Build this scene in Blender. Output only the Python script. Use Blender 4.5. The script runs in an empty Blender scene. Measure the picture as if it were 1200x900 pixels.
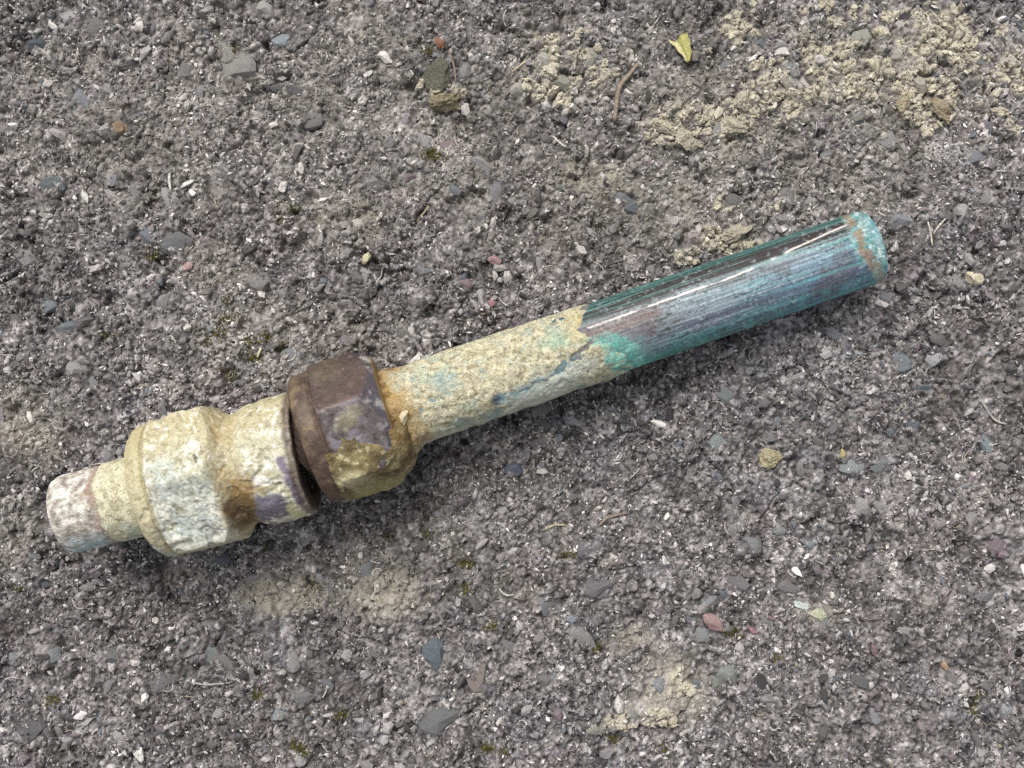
import bpy, math, random
import numpy as np

# ------------------------------------------------------------------ scene, camera, sky, sun
sc = bpy.context.scene
col = sc.collection
S = 0.00025            # metres per working unit (a quarter of a millimetre)
D = 1250.0             # camera height above the tarmac in working units (about 31 cm)

cam_data = bpy.data.cameras.new('camera')
cam_data.sensor_width = 36.0
cam_data.lens = 36.0 * D / 1200.0
cam_data.clip_start = 0.005
cam_data.clip_end = 50.0
cam = bpy.data.objects.new('camera', cam_data)
cam.location = (0, 0, D * S)
col.objects.link(cam)
sc.camera = cam

SUN_EL, SUN_AZ = 54.0, 115.0      # azimuth: direction the light comes from, counted from +X towards +Y
world = bpy.data.worlds.new('World')
sc.world = world
world.use_nodes = True
wn = world.node_tree
wn.nodes.clear()
sky = wn.nodes.new('ShaderNodeTexSky')
sky.sky_type = 'NISHITA'
sky.sun_disc = False
sky.sun_elevation = math.radians(SUN_EL)
sky.sun_rotation = math.radians(90.0 - SUN_AZ)
sky.dust_density = 4.0
hsv = wn.nodes.new('ShaderNodeHueSaturation')
hsv.inputs['Saturation'].default_value = 0.22      # thin overcast: nearly white sky
bg = wn.nodes.new('ShaderNodeBackground')
bg.inputs['Strength'].default_value = 0.125
wo = wn.nodes.new('ShaderNodeOutputWorld')
wn.links.new(sky.outputs[0], hsv.inputs['Color'])
wn.links.new(hsv.outputs[0], bg.inputs['Color'])
wn.links.new(bg.outputs[0], wo.inputs['Surface'])

sun_data = bpy.data.lights.new('sun', 'SUN')
sun_data.energy = 1.6
sun_data.angle = math.radians(26)
sun_data.color = (1.0, 0.97, 0.93)
sun = bpy.data.objects.new('sun', sun_data)
el, az = math.radians(SUN_EL), math.radians(SUN_AZ)
from mathutils import Vector
sun.rotation_euler = Vector((math.cos(el) * math.cos(az), math.cos(el) * math.sin(az), math.sin(el))).to_track_quat('Z', 'Y').to_euler()
col.objects.link(sun)

sc.view_settings.view_transform = 'Standard'
sc.view_settings.look = 'None'
sc.view_settings.gamma = 1.0
sc.view_settings.use_curve_mapping = False
sc.view_settings.exposure = 0.38
sc.render.filter_size = 0.9
sc.cycles.use_denoising = False
sc.cycles.max_bounces = 5

# ------------------------------------------------------------------ numeric helpers
rng = np.random.default_rng(7)
random.seed(7)

def _hash(ix, iy, iz, seed):
    h = (ix.astype(np.int64) * 374761393 + iy.astype(np.int64) * 668265263
         + iz.astype(np.int64) * 2147483647 + seed * 974634477) & 0xFFFFFFFF
    h = ((h ^ (h >> 13)) * 1274126177) & 0xFFFFFFFF
    h = ((h ^ (h >> 16)) * 2246822519) & 0xFFFFFFFF
    return ((h ^ (h >> 15)) & 0xFFFFFF) / float(0xFFFFFF)

def noise2(x, y, seed=0):
    x0, y0 = np.floor(x), np.floor(y)
    fx, fy = x - x0, y - y0
    fx, fy = fx * fx * (3 - 2 * fx), fy * fy * (3 - 2 * fy)
    z = np.zeros_like(x0)
    a = _hash(x0, y0, z, seed); b = _hash(x0 + 1, y0, z, seed)
    c = _hash(x0, y0 + 1, z, seed); d = _hash(x0 + 1, y0 + 1, z, seed)
    return (a + (b - a) * fx) * (1 - fy) + (c + (d - c) * fx) * fy

def noise3(x, y, z, seed=0):
    z0 = np.floor(z)
    fz = z - z0
    fz = fz * fz * (3 - 2 * fz)
    x0, y0 = np.floor(x), np.floor(y)
    fx, fy = x - x0, y - y0
    fx, fy = fx * fx * (3 - 2 * fx), fy * fy * (3 - 2 * fy)
    r = 0
    for k, wz in ((0, 1 - fz), (1, fz)):
        a = _hash(x0, y0, z0 + k, seed); b = _hash(x0 + 1, y0, z0 + k, seed)
        c = _hash(x0, y0 + 1, z0 + k, seed); d = _hash(x0 + 1, y0 + 1, z0 + k, seed)
        r = r + wz * ((a + (b - a) * fx) * (1 - fy) + (c + (d - c) * fx) * fy)
    return r

def fbm2(x, y, scale, seed=0, oct=3):
    r, a, t = 0, 1.0, 0
    for o in range(oct):
        x, y = x * 0.8138 - y * 0.5812 + 31.7, x * 0.5812 + y * 0.8138 - 17.3
        r = r + a * noise2(x / scale, y / scale, seed + o * 17)
        t += a; a *= 0.55; scale *= 0.47
    return r / t - 0.5

def fbm3(p, scale, seed=0, oct=3):
    r, a, t = 0, 1.0, 0
    for o in range(oct):
        p = (p[0] * 0.8138 - p[1] * 0.5812 + 13.1, (p[0] * 0.5812 + p[1] * 0.8138) * 0.866 - p[2] * 0.5 + 7.7, (p[0] * 0.5812 + p[1] * 0.8138) * 0.5 + p[2] * 0.866)
        r = r + a * noise3(p[0] / scale, p[1] / scale, p[2] / scale, seed + o * 17)
        t += a; a *= 0.55; scale *= 0.47
    return r / t - 0.5

def worley(x, y, scale, seed):
    x, y = x * 0.891 - y * 0.454, x * 0.454 + y * 0.891
    gx, gy = np.floor(x / scale), np.floor(y / scale)
    z = np.zeros_like(gx)
    f1 = np.full(x.shape, 1e9); f2 = np.full(x.shape, 1e9); cid = np.zeros(x.shape)
    for i in (-1, 0, 1):
        for j in (-1, 0, 1):
            cx, cy = gx + i, gy + j
            px = (cx + _hash(cx, cy, z, seed)) * scale
            py = (cy + _hash(cx, cy, z, seed + 1)) * scale
            d = np.hypot(x - px, y - py)
            near = d < f1
            f2 = np.where(near, f1, np.minimum(f2, d))
            cid = np.where(near, _hash(cx, cy, z, seed + 2), cid)
            f1 = np.where(near, d, f1)
    return f1 / scale, f2 / scale, cid

def sstep(a, b, x):
    t = np.clip((x - a) / (b - a), 0, 1)
    return t * t * (3 - 2 * t)

def lin(h):
    h = h.lstrip('#')
    c = np.array([int(h[i:i + 2], 16) / 255.0 for i in (0, 2, 4)])
    return np.where(c <= 0.04045, c / 12.92, ((c + 0.055) / 1.055) ** 2.4)

def mix(c, h, m):
    t = lin(h) if isinstance(h, str) else h
    return c + (t - c) * m[..., None]

# ------------------------------------------------------------------ object helpers
def link_mesh(name, verts, faces, mat, parent=None, color=None, smooth=False, extra=None):
    me = bpy.data.meshes.new(name)
    verts = np.asarray(verts, dtype=np.float32) * S
    faces = np.asarray(faces, dtype=np.int32)
    n = faces.shape[1]
    me.vertices.add(len(verts)); me.vertices.foreach_set('co', verts.ravel())
    me.loops.add(faces.size); me.loops.foreach_set('vertex_index', faces.ravel())
    me.polygons.add(len(faces))
    me.polygons.foreach_set('loop_start', np.arange(0, faces.size, n, dtype=np.int32))
    me.update(calc_edges=True)
    me.polygons.foreach_set('use_smooth', np.full(len(faces), smooth))
    if color is not None:
        a = me.attributes.new('albedo', 'FLOAT_COLOR', 'POINT')
        c4 = np.ones((len(verts), 4), dtype=np.float32); c4[:, :3] = color
        a.data.foreach_set('color', c4.ravel())
    for k, v in (extra or {}).items():
        a = me.attributes.new(k, 'FLOAT', 'POINT')
        a.data.foreach_set('value', np.asarray(v, dtype=np.float32).ravel())
    me.materials.append(mat)
    o = bpy.data.objects.new(name, me)
    col.objects.link(o)
    if parent is not None:
        o.parent = parent
    return o

def tag(o, label=None, cat=None, group=None, kind=None):
    for k, v in (('label', label), ('category', cat), ('group', group), ('kind', kind)):
        if v:
            o[k] = v
    return o

# ------------------------------------------------------------------ materials
def material(name, source, rough=0.8, spec=0.4, bump=0.3, bscale=4000.0, vary=0.25, vscale=2500.0, streak=None, metal=None):
    m = bpy.data.materials.new(name)
    m.use_nodes = True
    nt = m.node_tree; N = nt.nodes; L = nt.links
    b = N['Principled BSDF']
    if source == 'albedo':
        c = N.new('ShaderNodeAttribute'); c.attribute_name = 'albedo'; cout = c.outputs['Color']
    else:
        c = N.new('ShaderNodeObjectInfo'); cout = c.outputs['Color']
    tc = N.new('ShaderNodeTexCoord')
    n1 = N.new('ShaderNodeTexNoise'); n1.inputs['Scale'].default_value = vscale
    n1.inputs['Detail'].default_value = 3.0
    L.new(tc.outputs['Object'], n1.inputs['Vector'])
    mr = N.new('ShaderNodeMapRange')
    mr.inputs['From Min'].default_value = 0.3; mr.inputs['From Max'].default_value = 0.7
    mr.inputs['To Min'].default_value = 1 - vary; mr.inputs['To Max'].default_value = 1 + vary
    L.new(n1.outputs['Fac'], mr.inputs['Value'])
    mul = N.new('ShaderNodeVectorMath'); mul.operation = 'SCALE'
    L.new(cout, mul.inputs[0]); L.new(mr.outputs[0], mul.inputs['Scale'])
    out = mul.outputs[0]
    hsrc = None
    if streak:
        au = N.new('ShaderNodeAttribute'); au.attribute_name = 'along'
        at = N.new('ShaderNodeAttribute'); at.attribute_name = 'around'
        cv = N.new('ShaderNodeCombineXYZ')
        L.new(au.outputs['Fac'], cv.inputs[0]); L.new(at.outputs['Fac'], cv.inputs[1])
        n2 = N.new('ShaderNodeTexNoise'); n2.inputs['Scale'].default_value = 1.0
        n2.inputs['Detail'].default_value = 4.0; n2.inputs['Roughness'].default_value = 0.65
        mp = N.new('ShaderNodeMapping'); mp.inputs['Scale'].default_value = (0.03, 0.6, 1)
        L.new(cv.outputs[0], mp.inputs['Vector']); L.new(mp.outputs[0], n2.inputs['Vector'])
        mr2 = N.new('ShaderNodeMapRange')
        mr2.inputs['From Min'].default_value = 0.3; mr2.inputs['From Max'].default_value = 0.7
        mr2.inputs['To Min'].default_value = 1 - streak; mr2.inputs['To Max'].default_value = 1 + streak
        L.new(n2.outputs['Fac'], mr2.inputs['Value'])
        mul2 = N.new('ShaderNodeVectorMath'); mul2.operation = 'SCALE'
        L.new(out, mul2.inputs[0]); L.new(mr2.outputs[0], mul2.inputs['Scale'])
        out = mul2.outputs[0]; hsrc = n2.outputs['Fac']
    L.new(out, b.inputs['Base Color'])
    if metal:
        am = N.new('ShaderNodeAttribute'); am.attribute_name = 'polish'
        L.new(am.outputs['Fac'], b.inputs['Metallic'])
        r2 = N.new('ShaderNodeMapRange')
        r2.inputs['To Min'].default_value = rough; r2.inputs['To Max'].default_value = metal
        L.new(am.outputs['Fac'], r2.inputs['Value']); L.new(r2.outputs[0], b.inputs['Roughness'])
    else:
        b.inputs['Roughness'].default_value = rough
    b.inputs['Specular IOR Level'].default_value = spec
    n3 = N.new('ShaderNodeTexNoise'); n3.inputs['Scale'].default_value = bscale
    n3.inputs['Detail'].default_value = 4.0
    L.new(tc.outputs['Object'], n3.inputs['Vector'])
    bp = N.new('ShaderNodeBump'); bp.inputs['Strength'].default_value = bump
    bp.inputs['Distance'].default_value = 0.0006
    if hsrc:
        ad = N.new('ShaderNodeMath'); ad.operation = 'ADD'
        L.new(hsrc, ad.inputs[0]); L.new(n3.outputs['Fac'], ad.inputs[1]); L.new(ad.outputs[0], bp.inputs['Height'])
    else:
        L.new(n3.outputs['Fac'], bp.inputs['Height'])
    L.new(bp.outputs[0], b.inputs['Normal'])
    return m

M_TAR = material('weathered_tarmac', 'albedo', 0.85, 0.35, 0.5, 2600, 0.35, 3000)
M_GRIT = material('crushed_grit', 'albedo', 0.7, 0.4, 0.25, 3000, 0.3, 2200)
M_STONE = material('embedded_stone', 'object', 0.75, 0.4, 0.6, 1500, 0.35, 1700)
M_SOIL = material('dry_sandy_soil', 'albedo', 0.95, 0.15, 0.6, 2500, 0.25, 2500)
M_CLOD = material('dry_soil_clod', 'object', 0.95, 0.15, 0.8, 1400, 0.3, 1500)
M_MOSS = material('moss', 'albedo', 0.9, 0.2, 0.0, 2000, 0.4, 2500)
M_PLANT = material('dry_plant', 'object', 0.7, 0.3, 0.3, 1500, 0.3, 1200)
M_PIPE = material('patinated_copper', 'albedo', 0.56, 0.32, 0.28, 1500, 0.30, 1600, streak=0.24, metal=0.36)
M_BRASS = material('tarnished_brass', 'albedo', 0.6, 0.4, 0.25, 1800, 0.18, 1500, metal=0.38)
M_CRUST = material('limescale_and_soil_crust', 'albedo', 0.92, 0.2, 0.6, 1700, 0.30, 2100)

# ------------------------------------------------------------------ the tarmac
# lists in plan units: x right, y towards the top of the picture; helper takes picture-like rows counted downwards
def plan(px, py):
    return px - 600.0, 450.0 - py

SOIL = [  # px, py, rx, ry, strength: crumbly clumps
    (840, 140, 70, 34, .8), (785, 155, 38, 22, .95), (868, 140, 30, 26, 1.0), (930, 110, 90, 45, .75), (1000, 85, 90, 55, .75), (1080, 115, 65, 50, .8),
    (1110, 45, 110, 55, .62), (1010, 35, 90, 35, .55), (1180, 90, 60, 80, .45), (960, 60, 200, 80, .42), (690, 75, 80, 45, .5), (650, 95, 60, 45, .45), (620, 60, 60, 40, .3),
    (520, 110, 34, 26, .5), (850, 285, 55, 26, .85), (800, 302, 44, 16, .75), (880, 240, 60, 30, .4), (335, 697, 50, 18, .45), (785, 800, 45, 34, .5), (735, 840, 40, 22, .4), (780, 830, 30, 50, .35)]
SMEAR = [(600, 130, 640, 200, .24), (180, 130, 300, 160, .24), (950, 180, 260, 110, .3), (560, 640, 300, 120, .14), (690, 210, 80, 34, .7), (335, 697, 70, 30, .95), (440, 690, 85, 50, .6), (785, 805, 65, 60, .6), (730, 750, 40, 25, .5), (400, 250, 70, 60, .45), (255, 310, 55, 38, .5), (30, 500, 60, 70, .45),
    (800, 240, 150, 70, .35), (330, 400, 180, 70, .25), (960, 720, 34, 18, .6), (20, 620, 40, 60, .3), (620, 260, 160, 60, .16), (850, 130, 160, 80, .5), (1060, 80, 170, 90, .55), (650, 90, 100, 60, .4), (290, 80, 40, 30, .35), (520, 150, 60, 50, .35)]
MOSS = [(270, 440), (265, 375), (255, 390), (292, 400), (330, 258), (345, 245), (300, 418), (125, 395), (265, 350), (510, 182), (505, 178), (500, 60), (400, 836),
        (455, 630), (500, 625), (545, 660), (300, 815), (315, 640), (370, 688), (355, 880), (345, 873), (570, 875), (590, 880), (665, 650), (910, 770), (720, 870),
        (330, 405), (310, 395), (240, 400), (180, 300), (60, 820), (20, 690), (775, 875), (1140, 830), (1145, 815), (575, 732), (700, 760), (860, 742), (545, 690), (270, 60)]

def spread(x, y, spots):
    m = np.zeros_like(x)
    for px, py, rx, ry, st in spots:
        cx, cy = plan(px, py)
        m = np.maximum(m, st * (1 - sstep(0.3, 1.15, np.hypot((x - cx) / rx, (y - cy) / ry))))
    return m

def soil_mask(x, y):
    """crumbly clumps: whole little cells of soil are there or not, with bare gaps between them"""
    m = spread(x, y, SOIL)
    ux = x + 16 * fbm2(x, y, 20, 92, 3); uy = y + 16 * fbm2(x, y, 20, 93, 3)
    f1, f2, cid = worley(ux, uy, 15, 95)
    on = sstep(-0.06, 0.10, m * 1.15 + 0.9 * fbm2(x, y, 34, 94, 2) * (m > 0.03) - 0.20 - 0.75 * cid)
    return np.clip(on * sstep(0.02, 0.22, f2 - f1), 0, 1) * (m > 0.02)

def smear_mask(x, y):
    m = spread(x, y, SMEAR)
    return np.clip(m * (0.75 + 2.0 * fbm2(x, y, 40, 97, 4)) + 0.5 * sstep(0.03, 0.3, m) * fbm2(x, y, 7, 98, 2), 0, 0.9)

def axis_coords(h, step, far):
    a = np.arange(-h, h + 0.1, step)
    g, d, x = [], step * 1.5, h
    while x < far:
        x += d; d *= 1.22; g.append(x)
    g = np.array(g)
    return np.concatenate([-g[::-1], a, g])

xs = axis_coords(690, 1.4, 5200)
ys = axis_coords(530, 1.4, 5200)
X, Y = np.meshgrid(xs, ys)
wx = X + 9 * fbm2(X, Y, 30, 5, 2); wy = Y + 9 * fbm2(X, Y, 30, 6, 2)
a1, a2, ac = worley(wx, wy, 30, 11)
b1, b2, bc = worley(wx, wy, 12, 21)
c1, c2, cc = worley(X, Y, 5.6, 31)
big = ac < 0.30
edgeA = sstep(0.0, 0.22, a2 - a1); edgeB = sstep(0.0, 0.30, b2 - b1); edgeC = sstep(0.0, 0.45, c2 - c1)
gateB = sstep(-0.10, 0.16, fbm2(X, Y, 28, 59, 3)); gateC = sstep(-0.15, 0.15, fbm2(X, Y, 16, 60, 2))
edgeB = 1 - (1 - edgeB) * gateB; edgeC = 1 - (1 - edgeC) * gateC
H = 9 * fbm2(X, Y, 130, 3, 2) + 9 * fbm2(X, Y, 45, 4, 3)
H += np.where(big, 3.2 * edgeA - 1.5, -1.0)
H += 2.7 * edgeB * (0.3 + 0.9 * bc) - 2.4
H += np.where(big, 0.7, 1.0) * (2.4 * edgeC * (0.2 + 1.1 * cc) - 1.5)
pit = sstep(0.13, 0.28, fbm2(X, Y, 24, 77, 3))
H -= 9 * pit
k1, k2, kc = worley(X + 40 * fbm2(X, Y, 50, 71, 3), Y + 40 * fbm2(X, Y, 50, 72, 3), 58, 73)
crack = (1 - sstep(0.0, 0.085, k2 - k1)) * sstep(-0.05, 0.12, fbm2(X, Y, 70, 74, 2))
H += 3.0 * (kc - 0.5) - 5 * crack
H += 4.2 * fbm2(X, Y, 8, 61, 3)
H = np.where((np.abs(X) > 700) | (np.abs(Y) > 540), H - 1.5, H)

def pal(ids, stops):
    out = np.zeros(ids.shape + (3,))
    lo = 0.0
    for frac, h in stops:
        out[(ids >= lo) & (ids <= lo + frac + 1e-9)] = lin(h)
        lo += frac
    return out
GREYS = [(.16, '#6b6867'), (.22, '#7b7876'), (.20, '#878482'), (.14, '#949190'), (.10, '#827a7b'), (.08, '#a6a3a0'), (.05, '#74777a'), (.05, '#bdb9b4')]
Cg = pal(cc, GREYS) * 0.55 + pal(bc, GREYS) * 0.45
bigc = pal(np.mod(ac * 37.3, 1.0), [(.3, '#878482'), (.2, '#77787b'), (.2, '#8d8783'), (.15, '#9a9692'), (.15, '#82797a')])
Cg = np.where(big[..., None], 0.65 * bigc + 0.35 * Cg, Cg)
tint = fbm2(X, Y, 260, 55, 3)[..., None]
Cg = Cg * (1 + 0.5 * tint * np.array([0.9, 1.0, 1.15])) * (1 + 0.9 * fbm2(X, Y, 75, 56, 3)[..., None]) * (1 + 0.7 * fbm2(X, Y, 18, 57, 3)[..., None]) * np.array([0.86, 0.843, 0.856])
binder_and_shade = (1 - edgeB * (0.4 + 0.6 * edgeC))
Cg = mix(Cg, '#2b2a29', 0.75 * binder_and_shade)                    # bitumen between the stones, crevice shade painted in with it
Cg = Cg * np.clip(1 + 2.1 * fbm2(X, Y, 3.6, 62, 2) + 1.1 * fbm2(X, Y, 8, 63, 2), 0.3, 2.4)[..., None]
sm = soil_mask(X, Y)
sr = smear_mask(X, Y)
Cg = mix(Cg, '#b4ad9c', 0.75 * sr * (0.35 + 0.65 * edgeB))
Cg = mix(Cg, '#bdb5a1', np.clip(sm, 0, 1) * 0.85)
H = H * (1 - 0.5 * sm) + sm * (3.2 + 6 * fbm2(X, Y, 14, 88, 4))
mo = np.zeros_like(X)
for px, py in MOSS:
    cx, cy = plan(px, py)
    mo = np.maximum(mo, 1 - sstep(2, 11, np.hypot(X - cx, (Y - cy) * 1.2)))
Cg = mix(Cg, '#3a3716', 0.6 * mo * (0.5 + binder_and_shade * 0.5))

ny, nx = X.shape
idx = np.arange(nx * ny).reshape(ny, nx)
F = np.stack([idx[:-1, :-1], idx[:-1, 1:], idx[1:, 1:], idx[1:, :-1]], -1).reshape(-1, 4)
tarmac = link_mesh('asphalt', np.stack([X, Y, H], -1).reshape(-1, 3), F, M_TAR, color=Cg.reshape(-1, 3), smooth=True)
tag(tarmac, 'weathered grey tarmac of crushed stone with bare dark pits', None, None, 'structure')

def ground(x, y):
    x = np.asarray(x, float); y = np.asarray(y, float)
    i = np.clip(np.searchsorted(xs, x) - 1, 0, nx - 2); j = np.clip(np.searchsorted(ys, y) - 1, 0, ny - 2)
    fx = (x - xs[i]) / (xs[i + 1] - xs[i]); fy = (y - ys[j]) / (ys[j + 1] - ys[j])
    return (H[j, i] * (1 - fx) + H[j, i + 1] * fx) * (1 - fy) + (H[j + 1, i] * (1 - fx) + H[j + 1, i + 1] * fx) * fy

# ------------------------------------------------------------------ stones
def icosphere(sub):
    t = (1 + 5 ** 0.5) / 2
    v = [(-1, t, 0), (1, t, 0), (-1, -t, 0), (1, -t, 0), (0, -1, t), (0, 1, t), (0, -1, -t), (0, 1, -t), (t, 0, -1), (t, 0, 1), (-t, 0, -1), (-t, 0, 1)]
    f = [(0, 11, 5), (0, 5, 1), (0, 1, 7), (0, 7, 10), (0, 10, 11), (1, 5, 9), (5, 11, 4), (11, 10, 2), (10, 7, 6), (7, 1, 8),
         (3, 9, 4), (3, 4, 2), (3, 2, 6), (3, 6, 8), (3, 8, 9), (4, 9, 5), (2, 4, 11), (6, 2, 10), (8, 6, 7), (9, 8, 1)]
    v = [np.array(p) / np.linalg.norm(p) for p in v]
    for _ in range(sub):
        cache, nf = {}, []
        def mid(a, b):
            k = (min(a, b), max(a, b))
            if k not in cache:
                p = v[a] + v[b]; v.append(p / np.linalg.norm(p)); cache[k] = len(v) - 1
            return cache[k]
        for a, b, c in f:
            d, e, g = mid(a, b), mid(b, c), mid(c, a)
            nf += [(a, d, g), (b, e, d), (c, g, e), (d, e, g)]
        f = nf
    return np.array(v), np.array(f)
ICO0, ICO1, ICO2, ICO3 = icosphere(0), icosphere(1), icosphere(2), icosphere(3)
OCTA = (np.array([(1, 0, 0), (-1, 0, 0), (0, 1, 0), (0, -1, 0), (0, 0, 1), (0, 0, -1)], float),
        np.array([(0, 2, 4), (2, 1, 4), (1, 3, 4), (3, 0, 4), (2, 0, 5), (1, 2, 5), (3, 1, 5), (0, 3, 5)]))

def chipped(base, planes, lo, hi, r):
    """a unit ball cut back by random planes, so that it reads as a broken stone"""
    v = base[0].copy()
    for _ in range(planes):
        n = r.normal(size=3); n /= np.linalg.norm(n)
        d = v @ n; lim = r.uniform(lo, hi)
        v = np.where((d > lim)[:, None], v - n * (d - lim)[:, None], v)
    return v

def rand_rot(n, r, flat=0.5):
    a = r.uniform(0, 2 * np.pi, n); b = r.normal(0, flat, n); c = r.normal(0, flat, n)
    ca, sa, cb, sb, cc_, sc_ = np.cos(a), np.sin(a), np.cos(b), np.sin(b), np.cos(c), np.sin(c)
    o, z = np.ones(n), np.zeros(n)
    Rz = np.stack([ca, -sa, z, sa, ca, z, z, z, o], -1).reshape(n, 3, 3)
    Rx = np.stack([o, z, z, z, cb, -sb, z, sb, cb], -1).reshape(n, 3, 3)
    Ry = np.stack([cc_, z, sc_, z, o, z, -sc_, z, cc_], -1).reshape(n, 3, 3)
    return Rz @ Rx @ Ry

def scatter(name, cx, cy, size, color, mat, r, sink=0.3, flat=0.5, protos=24, lift=0.0, squash=(0.45, 0.9), parent=None, base=None):
    base = base or ICO0
    n, k = len(cx), len(base[0])
    P = np.stack([chipped(base, 3, 0.5, 0.85, r) * r.uniform(0.75, 1.2, (k, 1)) + r.normal(0, 0.08, (k, 3)) for _ in range(protos)])
    v = P[r.integers(0, protos, n)]
    sc3 = np.stack([size * r.uniform(1.0, 1.9, n), size * r.uniform(0.5, 1.0, n), size * r.uniform(squash[0], squash[1], n)], -1)
    v = np.einsum('nij,nkj->nki', rand_rot(n, r, flat), v * sc3[:, None, :])
    z = ground(cx, cy) + sc3[:, 2] * (1 - 2 * sink) + lift
    v = v + np.stack([cx, cy, z], -1)[:, None, :]
    f = (base[1][None] + (np.arange(n) * k)[:, None, None]).reshape(-1, 3)
    return link_mesh(name, v.reshape(-1, 3), f, mat, parent, np.repeat(color, k, 0), False)

# stones set in the tarmac that can be told apart: picture column, row, half sizes, turn, colour
STONES = [(40, 52, 17, 11, 15, '#3d4750'), (280, 75, 30, 22, 20, '#7f7c74'), (265, 62, 16, 12, 40, '#8a867c'), (140, 148, 10, 9, 0, '#8a6a3e'), (62, 215, 16, 12, 0, '#666f72'),
    (1164, 522, 18, 12, 60, '#5d6d72'), (508, 770, 24, 17, 100, '#58646c'), (1072, 498, 12, 9, 0, '#515c68'), (845, 520, 14, 12, 0, '#6d7674'), (852, 467, 17, 13, 0, '#6f7673'),
    (1015, 40, 21, 9, -25, '#8a8b7a'), (890, 52, 12, 8, 20, '#5e6668'), (730, 235, 15, 12, 20, '#6a7173'), (745, 245, 13, 11, 0, '#5d6064'), (435, 215, 14, 10, 0, '#7d7a78'), (420, 262, 9, 6, 20, '#a8a392'),
    (545, 334, 9, 8, 0, '#7a5c60'), (1085, 220, 14, 8, 10, '#75686a'), (760, 190, 7, 8, 10, '#94707a'), (525, 170, 10, 7, 30, '#7a6364'), (478, 208, 11, 9, 10, '#6a555c'), (647, 285, 14, 9, 0, '#6b605a'),
    (680, 750, 20, 15, 30, '#7f7d78'), (855, 792, 16, 13, 0, '#6c7068'), (840, 800, 10, 8, 0, '#777a6e'), (738, 838, 16, 14, 0, '#8b8878'), (700, 855, 13, 9, 0, '#85826f'), (905, 818, 14, 8, -10, '#77726f'),
    (600, 550, 12, 10, 0, '#4a5260'), (50, 687, 11, 6, 0, '#474d56'), (258, 655, 13, 10, 0, '#474d5a'), (240, 768, 16, 12, 0, '#616768'), (262, 778, 17, 12, 30, '#74706a'), (325, 838, 8, 8, 0, '#7b868a'),
    (515, 845, 34, 26, 0, '#5d5d5e'), (30, 855, 28, 22, 20, '#565455'), (205, 285, 22, 14, 0, '#5f6063'), (950, 640, 10, 8, 0, '#667073'), (1170, 640, 16, 12, 30, '#75636a'), (1175, 650, 9, 6, 0, '#7b5f66'),
    (860, 683, 20, 11, 8, '#6a6364'), (1160, 700, 18, 10, 0, '#6d6c6c'), (1035, 545, 14, 12, 10, '#6a706f'), (1145, 185, 15, 11, 20, '#5d6165'), (855, 235, 16, 12, 30, '#6a6661'), (920, 230, 12, 14, 0, '#64605d'),
    (340, 105, 26, 9, 10, '#605d5d'), (365, 140, 14, 12, 0, '#66625f'), (310, 10, 14, 13, 70, '#817d75'), (330, 45, 14, 8, 10, '#68747a'), (105, 30, 20, 13, 0, '#6b6766'), (640, 70, 12, 11, 0, '#8a8777'),
    (690, 65, 13, 12, 0, '#8b8674'), (655, 95, 16, 10, 0, '#87826f'), (610, 105, 12, 10, 0, '#858273'), (175, 275, 13, 12, 10, '#5a5f68'), (75, 385, 18, 11, 0, '#626b70'), (55, 358, 14, 10, 0, '#5e686c'),
    (880, 640, 15, 12, 30, '#68686a'), (1050, 425, 18, 12, 0, '#61696f'), (1085, 455, 12, 7, 0, '#4e5a66'), (1000, 545, 16, 12, 0, '#757a7b'), (700, 690, 22, 15, 0, '#5f5b5f'), (560, 790, 14, 22, 0, '#6b5f57'),
    (1105, 395, 13, 9, 0, '#66605f'), (640, 800, 13, 12, 0, '#6c6965'), (185, 800, 18, 14, 0, '#5a5758'), (130, 770, 24, 15, 0, '#5c5a5b'), (920, 690, 17, 9, 0, '#646060'), (1020, 800, 22, 18, 0, '#5e5c5d')]
srng = np.random.default_rng(21)
placed = [(plan(a, b)[0], plan(a, b)[1], max(c, d)) for a, b, c, d, e, f in STONES]
tones = ['#6d6b6a', '#777372', '#7f7b79', '#6a6c70', '#8a8581', '#7a7173', '#726c67', '#858381', '#656364', '#787a7c']
rows = [(plan(a, b)[0], plan(a, b)[1], c, d, e, f) for a, b, c, d, e, f in STONES]
tries = 0
while len(rows) < 290 and tries < 20000:
    tries += 1
    x, y = srng.uniform(-640, 640), srng.uniform(-490, 490)
    r = float(np.clip(srng.lognormal(2.25, 0.38), 5.5, 24))
    if all((x - p[0]) ** 2 + (y - p[1]) ** 2 > (0.95 * (r + p[2])) ** 2 for p in placed):
        placed.append((x, y, r)); rows.append((x, y, r, r * srng.uniform(0.55, 0.9), srng.uniform(0, 180), tones[srng.integers(len(tones))]))
protos = []
for k in range(14):
    me_o = link_mesh('stone', chipped(ICO1, 7, 0.5, 0.85, srng) * srng.uniform(0.92, 1.08, (42, 1)) / S, ICO1[1], M_STONE, None, None, False)
    protos.append(me_o.data); bpy.data.objects.remove(me_o)
stone_xy = []
for k, (x, y, sx, sy, rot, hexc) in enumerate(rows):
    o = bpy.data.objects.new('stone', protos[k % 14]); col.objects.link(o); o.parent = tarmac
    sz = min(sx, sy) * srng.uniform(0.6, 0.8)
    near = ground(x + np.array([0, .5, -.5, 0, 0]) * sx, y + np.array([0, 0, 0, .5, -.5]) * sy)
    top = float(np.percentile(near, 70)) + min(3.2, 0.8 + 0.10 * sx)
    o.location = (x * S, y * S, (top - sz * 0.80) * S)
    o.scale = (sx * S * 1.1, sy * S * 1.1, sz * S)
    o.rotation_euler = (srng.normal(0, .12), srng.normal(0, .12), math.radians(-rot))
    c = lin(hexc) * srng.uniform(1.2, 1.75); c = c + (c.mean() - c) * 0.45; o.color = (*c, 1)
    stone_xy.append((x, y, sx, sy, math.radians(-rot)))

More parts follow.
